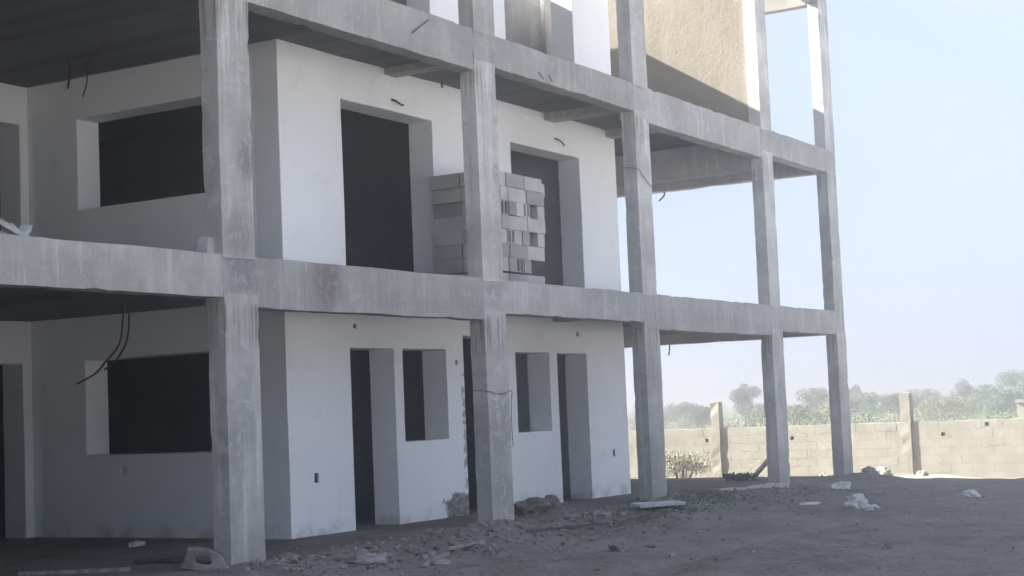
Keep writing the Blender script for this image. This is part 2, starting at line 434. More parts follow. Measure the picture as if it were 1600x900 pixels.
# floor slabs and unseen roof slabs, some pieces added to shade the top floor
def slab(x0, x1, y0, y1, z0, z1): part('slab', rough_box(x0, x1, y0, y1, z0, z1, .5, .004, .012, 0, z0 + x0), M_SLAB)
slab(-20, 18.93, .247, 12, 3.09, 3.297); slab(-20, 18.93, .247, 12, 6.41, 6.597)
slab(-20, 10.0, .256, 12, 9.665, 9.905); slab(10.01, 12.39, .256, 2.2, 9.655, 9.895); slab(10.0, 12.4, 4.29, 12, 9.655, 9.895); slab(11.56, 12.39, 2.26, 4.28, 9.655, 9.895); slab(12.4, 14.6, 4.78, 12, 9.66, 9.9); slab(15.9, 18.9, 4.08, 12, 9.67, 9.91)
# unseen side wall added beyond the picture edge to darken the left bay
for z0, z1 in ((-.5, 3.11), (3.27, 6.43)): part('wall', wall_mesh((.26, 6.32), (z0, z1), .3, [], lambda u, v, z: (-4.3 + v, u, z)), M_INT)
# rear columns (hidden, they carry the slabs)
for x in (15.0, 18.44):
    for z0, z1 in ((-.5, 3.0), (3.28, 6.3), (6.58, 9.7)): part('column', rough_box(x, x + .4, 5.6, 5.95, z0, z1, .3, .004, .01, .01, x + z0), M_COL)

T = .42
tF = lambda u, v, z: (u, 1.8 + v, z)
def front(z0, z1, holes, extra=()): part('wall', wall_mesh((3.2, 12.55), (z0, z1), T, list(holes) + list(extra), tF), M_WHITE)
bx = lambda x, z, w=.045, h=.06: (x - w, x + w, z - h, z + h)
front(-.5, 3.12, [(4.54, 5.54, -.5, 2.49), (5.75, 6.85, 1.2, 2.49), (7.31, 8.35, -.5, 2.70), (8.81, 9.88, 1.22, 2.475), (10.13, 11.13, -.5, 2.47)],
      [bx(3.74, .82), bx(4.67, 2.78, .04, .03), bx(10.85, 2.79, .04, .035), bx(7.12, 2.3, .03, .03), bx(11.99, .77)])
front(3.25, 6.44, [(4.52, 6.71, 3.25, 5.83), (8.93, 11.2, 3.25, 5.79)])
front(6.55, 9.72, [(4.52, 6.77, 6.55, 9.1), (8.93, 11.19, 6.55, 9.1)])
for x, z, w, h in ((3.74, .82, .043, .058), (4.67, 2.78, .038, .028), (10.85, 2.79, .038, .033), (7.12, 2.3, .028, .028), (11.99, .77, .043, .058)):
    b_ = bmesh.new(); add_box(b_, x - w, x + w, 1.825, 1.9, z - h, z + h); part('dark_hole_plug', bm_mesh(b_), M_CABLE)  # black plugs added in the box holes to stand for their dark depth
# left-hand side wall of the white block, with the big windows
tG = lambda u, v, z: (3.2 + v, u, z)
for z0, z1, h in ((-.5, 3.12, (2.45, 5.30, 1.2, 2.495)), (3.25, 6.44, (2.45, 5.365, 4.57, 5.84)), (6.55, 9.72, (2.45, 5.36, 7.87, 9.1))):
    ex = [bx(4.62, .98, .05, .05)] if z0 < 0 else []
    part('wall', wall_mesh((2.22, 6.75), (z0, z1), T, [h] + ex, tG), M_WHITE)
# recessed wall of the left bay
tL = lambda u, v, z: (u, 6.33 + v, z)
for z0, z1, h in ((-.5, 3.12, [(1.95, 3.04, -.5, 2.5), (-2.2, .2, 1.2, 2.5)]), (3.25, 6.44, [(.9, 3.05, 3.25, 5.86), (-3.6, -1.2, 3.25, 5.86)])):
    part('wall', wall_mesh((-12, 3.2), (z0, z1), T, h, tL), M_WHITE)
# right-hand end wall, rear wall, inner partitions
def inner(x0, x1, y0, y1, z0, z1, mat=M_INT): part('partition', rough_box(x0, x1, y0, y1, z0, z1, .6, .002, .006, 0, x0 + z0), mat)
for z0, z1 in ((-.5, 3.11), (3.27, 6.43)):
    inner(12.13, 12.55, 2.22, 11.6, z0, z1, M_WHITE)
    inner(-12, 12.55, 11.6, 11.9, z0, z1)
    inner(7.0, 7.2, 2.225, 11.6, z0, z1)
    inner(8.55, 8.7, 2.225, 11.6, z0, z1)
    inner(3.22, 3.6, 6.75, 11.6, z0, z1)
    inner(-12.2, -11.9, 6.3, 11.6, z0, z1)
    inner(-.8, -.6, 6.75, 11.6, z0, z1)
inner(12.13, 12.55, 2.22, 6.0, 6.57, 9.7, M_WHITE)
part('partition', rough_box(11.4, 11.55, 2.54, 6.0, 6.57, 9.7, .4, .003, .006, .01, 3.3), M_BEAM)
inner(3.3, 12.5, 6.0, 6.3, 6.57, 9.7, M_TAN)
# rendered wall closing the open bay on the second floor
part('wall', wall_mesh((.222, 6.2), (6.56, 9.69), .16, [], lambda u, v, z: (15.02 + v, u, z)), M_TAN)
# left wing beyond the frame keeps the yard in shade
for z0, z1 in ((6.57, 9.7),):
    inner(-20, 3.2, 6.3, 6.6, z0, z1, M_TAN)

# ------------------------------------------------------------------ boundary wall
BW = empty('boundary_wall', (24.7, 1.5, -.4)); tag(BW, 'low sandy concrete block boundary wall beyond the building with projecting pillars', 'wall')
def hollow_block(l, t, h, g=0.0):
    """block with two recessed cores in its top"""
    bm = bmesh.new(); add_box(bm, -l/2, l/2, -t/2, t/2, -h/2, h/2)
    f = [f for f in bm.faces if f.calc_center_median().z > h/2 - 1e-4][0]
    bmesh.ops.recalc_face_normals(bm, faces=bm.faces)
    e = [e for e in bm.edges]
    bmesh.ops.bevel(bm, geom=e, offset=.006, segments=1, affect='EDGES')
    for s in (-1, 1):
        x0, x1 = s * l * .25 - l * .17, s * l * .25 + l * .17
        vs = [bm.verts.new(c) for c in ((x0,-t*.28,h/2+.001),(x1,-t*.28,h/2+.001),(x1,t*.28,h/2+.001),(x0,t*.28,h/2+.001),(x0,-t*.28,-h*.2),(x1,-t*.28,-h*.2),(x1,t*.28,-h*.2),(x0,t*.28,-h*.2))]
    me = bpy.data.meshes.new('block'); 
    bmesh.ops.delete(bm, geom=[v for v in bm.verts if not v.link_faces], context='VERTS')
    bmesh.ops.recalc_face_normals(bm, faces=bm.faces); bm.to_mesh(me); bm.free(); return me
def wall_block(w, h, t, hole=None, sd=0):
    bm = bmesh.new(); r = random.Random(sd)
    vs = add_box(bm, -t/2, t/2, -w/2, w/2, -h/2, h/2)
    for v in vs: v.co += Vector((r.uniform(-.0012, .0012), r.uniform(-.003, .003), r.uniform(-.003, .003)))
    bmesh.ops.recalc_face_normals(bm, faces=bm.faces)
    if hole:
        f = [f for f in bm.faces if f.normal.x < -.9][0]
        a = bmesh.ops.inset_individual(bm, faces=[f], thickness=.055, depth=0)
        c = f.calc_center_median()
        for v in f.verts: v.co = Vector((v.co.x, c.y + (v.co.y - c.y) * .22 + hole * w, c.z + (v.co.z - c.z) * .75))
        bmesh.ops.extrude_discrete_faces(bm, faces=[f])
        bm.faces.ensure_lookup_table()
        f = min((g for g in bm.faces if g.normal.x < -.9), key=lambda g: g.calc_area())
        for v in f.verts: v.co.x += .14
    bmesh.ops.bevel(bm, geom=[e for e in bm.edges if e.is_manifold and e.calc_face_angle(0) > .9 and not hole], offset=.003, segments=1, affect='EDGES')
    me = bpy.data.meshes.new('block'); bm.to_mesh(me); bm.free(); me.materials.append(M_SAND); return me
BM_FULL = [wall_block(.493, .193, .19, None, k) for k in range(5)]
BM_HALF = [wall_block(.243, .193, .19, None, 9 + k) for k in range(2)]
BM_HOLE = [wall_block(.493, .193, .19, h, 20 + k) for k, h in enumerate((.25, -.2))]
WX = 24.80; Z0W = -.50
def course_blocks(y0, y1, zc, odd):
    out = []; y = y0 + (0 if odd else .25)
    if not odd: out.append((y0 + .125, .25))
    while y < y1 - 1e-3:
        w = min(.5, y1 - y); out.append((y + w/2, w)); y += w
    return out
holes = {(2, 9), (5, 11), (5, 4), (3, 17), (5, 16), (2, 19), (6, 2), (3, 24), (4, 13)}
stuff = bmesh.new(); nb = 0
for k in range(7):
    zc = Z0W + .1 + k * .2
    for j, (yc, w) in enumerate(course_blocks(-34.4, 35.6, zc, k % 2)):
        top = k == 6
        if -2.6 < yc < 8.6:
            me = random.choice(BM_FULL if w > .4 else BM_HALF)
            jj = int((yc + 2.6) / .5)
            if (k, jj) in holes and w > .4: me = random.choice(BM_HOLE)
            o = link('block', me, None, BW); nb += 1
            o.location = (WX - 24.7 + random.uniform(-.0015, .0015), yc - 1.5, zc + .4 + random.uniform(-.001, .001)); o.rotation_euler = (random.uniform(-.002, .002), 0, random.uniform(-.002, .002))
            if w < .4: o.scale.y = w / .25
        else:
            add_box(stuff, WX - .095 - 24.7, WX + .095 - 24.7, yc - w/2 + .007 - 1.5, yc + w/2 - .007 - 1.5, zc - .093 + .4, zc + .093 + .4)
o = link('block_courses', bm_mesh(stuff), M_SAND, BW); o['kind'] = 'stuff'
bm = bmesh.new()
for k in range(8): add_box(bm, WX - .0920 - 24.7, WX + .0920 - 24.7, -35.9, 34.1, Z0W + k * .2 - .008 + .4, Z0W + k * .2 + .008 + .4 - (.006 if k == 7 else 0))
for k in range(7):
    for yc, w in course_blocks(-34.4, 35.6, 0, k % 2):
        add_box(bm, WX - .0920 - 24.7, WX + .0920 - 24.7, yc + w/2 - .008 - 1.5, yc + w/2 + .008 - 1.5, Z0W + k * .2 + .009 + .4, Z0W + k * .2 + .191 + .4)
link('mortar', bm_mesh(bm), M_MORT, BW)
for y in [.50 + 4.87 * k for k in range(-6, 8)]:
    h = 1.57 + .03 * math.sin(y * 3)
    me = rough_box(WX - .135 - 24.7, WX + .12 - 24.7, y - 1.5, y + .235 - 1.5, -.3, h + .4, .2, .004, .012, .012, y, .03)
    link('pillar', me, M_POST, BW)

# pale gate pillar far to the right behind the boundary wall
gp = empty('gate_pillar', (38.0, .93, -.4)); tag(gp, 'pale square pillar beyond the boundary wall at the right edge', 'pillar')
link('shaft', rough_box(-.2, .2, -.22, .22, 0, 1.55, .3, .004, .01, .01, 4), M_POST, gp); link('cap', rough_box(-.26, .26, -.27, .27, 1.55, 1.65, .3, .003, .006, .01, 5), M_POST, gp)

# ------------------------------------------------------------------ trees, bushes
def leaf_mesh(cs, rad, n, size, mat, flat=.35):
    """n small leaf faces scattered in clumps; cs = list of clump centres, rad = list of (rx,ry,rz)"""
    cs = np.array(cs); rad = np.array(rad); k = rng.integers(0, len(cs), n)
    d = rng.normal(size=(n, 3)); d /= np.linalg.norm(d, axis=1)[:, None]
    r = rng.random(n) ** .42
    p = cs[k] + d * r[:, None] * rad[k]
    a = rng.normal(size=(n, 3)); a /= np.linalg.norm(a, axis=1)[:, None]
    b = np.cross(a, rng.normal(size=(n, 3))); b /= np.linalg.norm(b, axis=1)[:, None]
    s = size * rng.uniform(.6, 1.4, n)[:, None]
    v = np.stack([p - a * s, p + b * s * flat, p + a * s, p - b * s * flat], 1).reshape(-1, 3)
    f = np.arange(4 * n).reshape(-1, 4)
    me = bpy.data.meshes.new('leaves'); me.vertices.add(4 * n); me.vertices.foreach_set('co', v.ravel())
    me.loops.add(4 * n); me.loops.foreach_set('vertex_index', f.ravel()); me.polygons.add(n)
    me.polygons.foreach_set('loop_start', np.arange(0, 4 * n, 4)); me.update(calc_edges=True); me.validate()
    me.materials.append(mat); return me
def tree(x, y, h, w, mat, label, seed, group='trees and bushes beyond the boundary wall', leaves=6500, name='scrub_tree', low=.12):
    r = random.Random(seed); z0 = ground_z(x, y) - .05
    t = empty(name, (x, y, z0)); tag(t, label, 'tree', group)
    vs = []; fs = []
    def limb(a, b, r0, r1):
        m = tube_mesh([a, a.lerp(b, .5) + Vector((r.uniform(-.1, .1), r.uniform(-.1, .1), 0)), b], r0, 6, r1); o = len(vs)
        vs.extend(tuple(v.co) for v in m.vertices); fs.extend([tuple(i + o for i in p.vertices) for p in m.polygons]); bpy.data.meshes.remove(m)
    fork = Vector((r.uniform(-.1, .1), r.uniform(-.1, .1), h * .32)); limb(Vector((0, 0, -.1)), fork, .035 * h, .022 * h)
    cs, rad = [], []
    nl = 9
    for i in range(nl):
        an = 2.4 * i + r.random(); rr = w * .5 * r.uniform(.25, .72); zz = h * r.uniform(low + .18, .80)
        c = Vector((math.cos(an) * rr, math.sin(an) * rr, zz)); limb(fork, c, .014 * h, .004 * h)
        cs.append(tuple(c)); q = w * r.uniform(.17, .30); rad.append((q, q, min(q * r.uniform(.7, 1.0), max(.15, h - zz))))
    cs.append((0, 0, h * .8)); rad.append((w * .22, w * .22, h * .2))
    link('trunk', mesh_from(vs, fs), M_BARK, t)
    link('crown', leaf_mesh(cs, rad, leaves, .055, mat, .6), None, t)
    return t
CAMP = Vector((-12.478, -10.89, 1.584))
def ray_pt(px, dist):      # only used while laying the trees out along the far edge of the field
    v = F_ + R_ * ((px - 800) / 2489.39); v.z = 0; v.normalize(); return CAMP.x + v.x * dist, CAMP.y + v.y * dist
# every crown stands in the open field, 95-125 m away
LAY = [(1010,110,1.68,2.8,2,'low yellowish bush seen just right of the fourth column'),(1062,115,2.08,3.4,1,'broad grey green bush left of the left boundary pillar'),
 (1088,101,1.79,2.2,0,'dark low bush directly behind the left boundary pillar'),(1154,112,3.24,2.1,0,'round headed tree standing alone between left pillar and fifth column'),
 (1180,104,1.79,2.8,1,'low spreading bush under the round headed tree'),(1262,113,2.69,2.5,0,'upright tree seen between the two last columns'),
 (1243,95,1.68,3.4,2,'yellow green low bush between the two last columns'),(1328,115,2.84,1.7,0,'narrow dark tree behind the corner column'),
 (1352,112,2.25,2.8,1,'pale bushy tree just right of the corner column'),(1392,108,2.13,2.8,0,'dark twiggy tree left of the right boundary pillar'),
 (1440,120,2.37,3.4,1,'thin crowned tree right of the right boundary pillar'),(1494,123,2.94,2.5,0,'dense round crowned tree rising mid way right of the pillar'),
 (1470,99,1.68,3.9,2,'yellowish low bush above the wall right of the pillar'),(1532,111,2.44,3.4,1,'loose grey green tree left of the tallest tree'),
 (1574,124,3.5,3.6,0,'tallest tree of the far row near the right edge'),(1612,119,3.44,3.9,1,'tall tree cut by the right edge of the photo'),
 (1555,102,2.06,3.4,0,'dark bush in front of the tallest tree'),(1300,105,2.13,2.8,2,'low yellow green bush behind the corner column')]
for i, (px, dist, h, w, k, lab) in enumerate(LAY):
    x, y = ray_pt(px, dist); tree(x, y, h, w, M_LEAF[k], lab, 100 + i)
# the far scrub that closes the horizon
n = 240000
ax = rng.uniform(-.35, .75, n); dd = 60 + 110 * rng.random(n) ** 1.3; ang = math.atan2(F_.y, F_.x) - ax * .62
px = CAMP.x + np.cos(ang) * dd; py = CAMP.y + np.sin(ang) * dd
nz = np.array([noise.fractal(Vector((a * 9, b * .05, 2)), 1, 2.2, 4) for a, b in zip(ang, dd)])
hh = np.clip(.75 + .008 * (dd - 60) + 1.1 * nz + rng.normal(0, .12, n), .2, 2.6)
c = np.stack([px, py, -.45 + hh * rng.random(n) ** .6], 1)
o = link('field_scrub', leaf_mesh(c, np.full((n, 3), .25), n, .038, M_LEAF[1], .6)); tag(o, 'low hazy scrub covering the field beyond the boundary wall', 'scrub', None, 'stuff')
ns = 60000; q = rng.integers(0, n, ns)
o = link('dry_grass', leaf_mesh(c[q] * np.array([1, 1, .8]), np.full((ns, 3), .3), ns, .045, M_LEAF[2], .3)); tag(o, 'dry yellowish grass among the scrub beyond the boundary wall', 'grass', None, 'stuff')

def bush(name, x, y, w, h, mat, label, n, size, cat='bush'):
    z = ground_z(x, y); t = empty(name, (x, y, z)); tag(t, label, cat)
    vs = []; fs = []; cs = []; rad = []
    for i in range(26):
        an = random.uniform(0, 6.28); rr = w * .5 * random.random() ** .5; tip = Vector((math.cos(an) * rr, math.sin(an) * rr * .8, h * random.uniform(.4, 1)))
        m = tube_mesh([Vector((tip.x * .2, tip.y * .2, -.05)), tip * .55 + Vector((0, 0, .1 * h)), tip], .010, 4, .004); o = len(vs)
        vs.extend(tuple(v.co) for v in m.vertices); fs.extend([tuple(i + o for i in p.vertices) for p in m.polygons]); bpy.data.meshes.remove(m)
        cs.append(tuple(tip * .8)); rad.append((w * .16, w * .16, h * .22))
    link('stems', mesh_from(vs, fs), M_BARK, t); link('leaves', leaf_mesh(cs, rad, n, size, mat, .3), None, t)
bush('dry_bush', 23.9, 6.1, 1.7, .75, M_STRAW, 'dry twiggy bush at the foot of the boundary wall right of the fourth column', 2800, .033)
bush('dry_bush', 23.6, 7.75, .9, 1.7, M_STRAW, 'tall pale dry bush seen between white wall and fourth column', 1900, .035)
bush('weed', 16.75, 1.5, .9, .16, M_WEED, 'low green weed on the floor left of the fifth column', 420, .05, 'weed')
# sparse low weeds round the fourth column
n = 2600; gx = rng.uniform(7.2, 11.6, n); gy = -.55 + rng.normal(0, .3, n) + (11 - gx) * -.05; gy = np.clip(gy, -1.3, 1.0)
c = np.array([(a, b, ground_z(a, b) + .012) for a, b in zip(gx, gy)])
o = link('ground_cover', leaf_mesh(c, np.full((n, 3), .02), n, .022, M_WEED, .4)); tag(o, 'thin greenish weeds on the soil around the fourth column', 'weeds', None, 'stuff')

# ------------------------------------------------------------------ block stack on the first floor
def stack_block(slots=False):
    bm = bmesh.new(); add_box(bm, -.246, .246, -.096, .096, -.098, .098)
    bmesh.ops.recalc_face_normals(bm, faces=bm.faces)
    def cores(faces, th, depth):
        bmesh.ops.inset_individual(bm, faces=faces, thickness=th)
        for f in bmesh.ops.extrude_discrete_faces(bm, faces=faces)['faces']:
            n = f.normal.copy()
            for v in f.verts: v.co -= n * depth
    top = [f for f in bm.faces if f.normal.z > .9][0]
    if slots:      # laid on its side: the open cores face out at the end
        end = [f for f in bm.faces if f.normal.x < -.9][0]
        bmesh.ops.subdivide_edges(bm, edges=[e for e in end.edges if abs(e.verts[0].co.z - e.verts[1].co.z) < 1e-4], cuts=1)
        cores([f for f in bm.faces if f.normal.x < -.9], .022, .16)
    else:
        bmesh.ops.subdivide_edges(bm, edges=[e for e in top.edges if abs(e.verts[0].co.y - e.verts[1].co.y) < 1e-4], cuts=1)
        cores([f for f in bm.faces if f.normal.z > .9], .032, .15)
    return bm_mesh(bm, 'concrete_block')
SB = stack_block(); SB.materials.append(M_GREY); SBS = stack_block(True); SBS.materials.append(M_GREY)
ORD = ['bottom', 'second from bottom', 'third from bottom', 'fourth from bottom', 'fifth from bottom', 'third from top', 'second from top', 'topmost']
NUM = ['first', 'second', 'third', 'fourth', 'fifth', 'sixth', 'seventh', 'eighth', 'ninth']
def put(x, y, z, rz, label, me=None, group='concrete blocks stacked behind the second column'):
    o = link('concrete_block', me or SB); o.location = (x, y, z); o.rotation_euler = (0, 0, rz)
    tag(o, label, 'block', group)
SX1, SY0, SZ = 7.74, .58, 3.30
rs = random.Random(3)
for k in range(8):
    z = SZ + .10 + k * .202 + (.02 if k > 0 else 0); row = ORD[k]; jit = lambda a=.008: rs.uniform(-a, a)
    sh = (-.03, -.01, 0, .0, .03, .05, .02, -.02)[k]
    if k in (0, 2, 4, 6, 7):
        for i in range(2):
            put(SX1 + sh - .25 - i * .503 + jit(), SY0 + .1 + jit(.012), z, jit(.015), f'grey block lying lengthwise in {row} row, {NUM[i]} from right end')
        put(SX1 + sh - 1.12 + jit(), SY0 + .25, z, math.pi/2 + jit(.015), f'block half hidden by the column, {row} row of the stack')
        for j in range(2):
            put(SX1 + sh - 1.365 + jit(), SY0 + .25 + j * .505 + jit(.012), z, math.pi/2 + jit(.015), f'{"near" if j == 0 else "far"} shaded block on dark left side, {row} row')
        if k == 7:
            for i in range(2):
                for j in range(1, 4): put(SX1 - .25 - i * .503, SY0 + .1 + j * .203, z, jit(.01), f'block in the top layer of the stack, {NUM[j]} behind the {NUM[i]} from right end')
    else:
        for i in range(7):
            if (k, i) in ((1, 1), (1, 0), (5, 1), (3, 1)): continue       # gaps that show dark
            put(SX1 + sh - .1 - i * .2105 + jit(), SY0 + .25 + jit(.015), z, math.pi/2 + jit(.02), f'end-on block with open cores, {row} row, {NUM[i]} from right end' if (i + k) % 3 == 1 else f'plain end-on grey block, {row} row, {NUM[i]} from right end', SBS if (i + k) % 3 == 1 else SB)
        put(SX1 + sh - .1 - 6 * .2105, SY0 + .755, z, math.pi/2 + jit(.02), f'far shaded block on dark left side, {row} row')
put(7.99, .92, 4.842, .03, 'pale block jutting out past right end of the stack near its top')
put(7.88, .92, 4.636, -.02, 'pale block under the one jutting out past right end of the stack')
# single block and broken boards on the first-floor edge
o = link('broken_block', rough_box(-.14, .14, -.1, .1, 0, .17, .07, .012, .02, .006, 8, .05), M_PALEBOARD); o.location = (-.02, .2, 3.302); o.rotation_euler = (0, .05, .15)
tag(o, 'small pale broken block on the first floor edge left of the first column', 'block')
for i, (x, y, z, sx, sy, sz, r, lab) in enumerate((
   (-2.28, .45, 3.37, .38, .10, .05, (.2, -.5, .3), 'pale broken board tilted to the right on first floor edge at left'),
   (-2.42, .38, 3.42, .34, .12, .04, (.3, .5, -.4), 'pale broken board leaning left on top of the debris at first floor edge'),
   (-2.12, .62, 3.40, .30, .22, .04, (.9, .2, .5), 'grey slab fragment standing at right of the debris on first floor edge'),
   (-2.55, .55, 3.36, .40, .22, .08, (0, .1, .2), 'grey chunk under the broken boards at the left picture edge'))):
    o = link('broken_board', rough_box(-sx/2, sx/2, -sy/2, sy/2, -sz/2, sz/2, .1, .006, .01, .004, i * 3.1, .02), M_PALEBOARD if i != 3 else M_GREY); o.location = (x, y, z); o.rotation_euler = r
    tag(o, lab, 'board', 'debris on the first floor edge')

# ------------------------------------------------------------------ cables and wires
def cable(name, pts, r, mat, label, cat='cable', smooth=True):
    P = [Vector(p) for p in pts]; o = link(name, tube_mesh([p - P[0] for p in (bez(P) if smooth else P)], r), mat, None, True); o.location = P[0]
    return tag(o, label, cat)
cable('hanging_cable', [(1.92, 3.3, 3.1), (1.92, 3.32, 2.85), (1.83, 3.3, 2.58), (1.64, 3.35, 2.36), (1.42, 3.3, 2.22), (1.17, 3.35, 2.10)], .012, M_CABLE, 'long black cable curving down from ground floor ceiling in the left bay')
cable('hanging_cable', [(2.0, 3.3, 3.1), (2.01, 3.3, 2.85), (1.95, 3.3, 2.60), (1.77, 3.3, 2.38), (1.58, 3.3, 2.27)], .012, M_CABLE, 'shorter black cable beside the long one at ground floor ceiling')
cable('hanging_wire', [(2.35, 4.6, 6.42), (2.36, 4.6, 6.25), (2.32, 4.6, 6.02)], .014, M_CABLE, 'short straight black wire stub under first floor ceiling at left', 'wire')
cable('hanging_wire', [(2.75, 4.7, 6.42), (2.76, 4.7, 6.2), (2.68, 4.7, 5.98)], .010, M_CABLE, 'curved thin black wire under first floor ceiling at left', 'wire')
cable('red_conduit', [(1.80, 3.4, 6.42), (1.83, 3.45, 6.34), (1.98, 3.75, 6.28), (2.10, 4.0, 6.24), (2.12, 4.1, 6.14)], .016, M_RED, 'looped red conduit hanging from first floor ceiling at left', 'conduit')
cable('wall_wire', [(5.70, 1.82, 6.00), (5.72, 1.74, 5.97), (5.84, 1.73, 5.93), (5.88, 1.72, 5.93)], .014, M_CABLE, 'bent black wire stub above the wide left opening upstairs', 'wire')
cable('wall_wire', [(10.36, 1.82, 6.04), (10.42, 1.72, 5.98), (10.52, 1.70, 5.91)], .014, M_CABLE, 'straight black wire stub above the opening behind the block stack', 'wire')
cable('hanging_wire', [(6.86, 1.7, 6.43), (6.86, 1.7, 6.36), (6.87, 1.7, 6.33)], .016, M_CABLE, 'tiny black wire stub at ceiling left of the second column', 'wire')
cable('hanging_wire', [(18.55, 3.7, 6.14), (18.54, 3.7, 6.06), (18.46, 3.72, 5.98), (18.36, 3.74, 5.92)], .018, M_WIRE, 'curved wire under upper end beam right of the fourth column', 'wire')
cable('hanging_wire', [(18.55, 3.75, 2.84), (18.53, 3.75, 2.72), (18.50, 3.76, 2.60)], .016, M_WIRE, 'short wire under lower end beam right of the fourth column', 'wire')
cable('hanging_wire', [(18.4, -.02, 4.62), (18.2, -.05, 4.5), (18.28, -.05, 4.40), (18.46, -.02, 4.35)], .008, M_WIRE, 'thin loose wire loop at left edge of the corner column', 'wire')
cable('binding_wire', [(5.03, .23, 1.86), (5.02, -.03, 1.83), (5.2, -.03, 1.80), (5.4, -.03, 1.80), (5.60, -.03, 1.83), (5.60, -.02, 1.7), (5.57, -.03, 1.4), (5.59, -.03, 1.1)], .005, M_WIRE, 'dark wire tied round second ground floor column with loose end hanging', 'wire')
cable('binding_wire', [(9.67, .22, 5.28), (9.68, -.03, 5.24), (9.85, -.03, 5.16), (10.02, -.035, 5.06), (10.23, -.03, 4.97)], .006, M_WIRE, 'dark wire wrapped slanting round fourth column upstairs', 'wire')
cable('reinforcing_rod', [(3.6, -.02, 6.27), (3.95, -.035, 6.50)], .008, M_WIRE, 'thin slanting rod on face of the upper beam left of second column', 'rod', False)
cable('tie_wire', [(6.72, -.015, 6.29), (6.83, -.03, 6.21)], .008, M_WIRE, 'left one of two tie wire stubs on the upper beam right of second column', 'wire', False)
cable('tie_wire', [(7.02, -.015, 6.29), (7.08, -.03, 6.20)], .008, M_WIRE, 'right one of two tie wire stubs on the upper beam right of second column', 'wire', False)

# ------------------------------------------------------------------ things on the ground
def rock_mesh(sx, sy, sz, seed, rough=.5, sub=3):
    bm = bmesh.new(); bmesh.ops.create_icosphere(bm, subdivisions=sub, radius=1)
    for v in bm.verts:
        n = noise.noise(v.co * 1.3 + Vector((seed, 0, 0))) * rough + noise.noise(v.co * 3.1 + Vector((0, seed, 0))) * rough * .6 + noise.noise(v.co * 8 + Vector((0, seed, 3))) * .07
        v.co = Vector((v.co.x * sx, v.co.y * sy, v.co.z * sz)) * (1 + n)
    return bm_mesh(bm, 'rock')
def rock(name, x, y, sx, sy, sz, seed, label, mat=M_STONE, cat='stone', group='stones lying in the yard'):
    o = link(name, rock_mesh(sx, sy, sz, seed), mat); o.location = (x, y, ground_z(x, y) + sz * .25); o.rotation_euler = (0, 0, seed)
    return tag(o, label, cat, group)
rock('stone', 3.25, -2.74, .11, .075, .07, 1.3, 'pale angular stone in the open yard left of a smaller one')
rock('stone', 3.81, -2.86, .07, .06, .035, 2.1, 'small flat pale stone in the open yard beside the angular one')
rock('stone', 3.55, -5.65, .06, .05, .06, 3.3, 'lone small whitish stone far out in the yard at right')
rock('stone', 2.37, -1.64, .08, .07, .09, 4.2, 'pointed stone on dug soil before the second column')
rock('stone', 1.9, -1.15, .06, .05, .05, 5.7, 'small whitish stone in the middle of the dug soil')
rock('stone', 1.55, -1.3, .05, .04, .04, 6.1, 'tiny whitish stone left on the dug soil')
rock('stone', 10.27, -.08, .09, .06, .06, 7.9, 'dark stone at right of fourth column foot')
rock('stone', 7.1, -.45, .16, .10, .06, 8.4, 'broken lump in front of the soil heap')
rock('stone', 6.5, -.35, .12, .10, .05, 9.2, 'flat broken lump left in front of the soil heap')
rock('stone', 6.58, .36, .27, .17, .15, 21.3, 'large grey lump of hardened cement right of the second column foot', M_SOIL)
rock('stone', 7.25, .42, .24, .16, .12, 22.4, 'smaller dark lump behind the large hardened lump', M_SOIL)
rock('stone', .25, -.55, .14, .10, .08, 10.4, 'whitish rubble lump at right of the first column foot')
rock('stone', .72, -1.15, .22, .14, .08, 11.8, 'large flat pinkish rubble lump at the bottom picture edge')
rock('stone', 1.15, -1.75, .15, .08, .04, 12.2, 'thin pale rubble piece right at the bottom picture edge')
rock('stone', 24.0, 1.0, .22, .16, .20, 13.5, 'sandy stone at foot of the boundary wall left of right pillar', M_SAND)
rock('stone', 24.2, .15, .14, .12, .10, 14.5, 'small sandy stone at foot of the right boundary pillar', M_SAND)
rock('stone', 24.1, 2.5, .12, .12, .08, 15.5, 'small sandy stone at the wall foot behind the corner column', M_SAND)
rock('stone', 18.95, -.35, .20, .14, .10, 16.5, 'grey rubble lump at right of the corner column foot')
# plastic bags and paper
def bag(x, y, sx, sy, sz, seed, label):
    bm = bmesh.new(); bmesh.ops.create_icosphere(bm, subdivisions=4, radius=1)
    for v in bm.verts:
        n = noise.fractal(v.co * 1.6 + Vector((seed, seed, 0)), 1, 2.2, 4) * .5 + abs(noise.noise(v.co * 4 + Vector((0, 0, seed)))) * .25
        v.co = Vector((v.co.x * sx, v.co.y * sy, max(v.co.z, -.25) * sz)) * (1 + n)
    o = link('plastic_bag', bm_mesh(bm), M_BAG); o.location = (x, y, ground_z(x, y) + sz * .15); o.rotation_euler = (0, 0, seed)
    tag(o, label, 'bag', 'plastic bags and sheets littering the yard')
bag(10.0, -3.15, .16, .14, .16, 1.1, 'largest crumpled pale plastic bag in the yard right of fifth column')
bag(9.72, -3.45, .10, .09, .06, 2.2, 'smaller pale bag touching the largest crumpled bag')
bag(15.3, -1.05, .24, .15, .11, 3.3, 'pale crumpled sheet in front of the corner column')
bag(12.2, -4.2, .13, .11, .07, 4.4, 'lone pale bag near the right picture edge')
bag(10.3, -2.3, .16, .08, .03, 5.5, 'flat pale sheet left of the largest crumpled bag')
bag(2.11, 3.36, .16, .07, .05, 6.6, 'small pale litter on the floor before the left ground floor window')
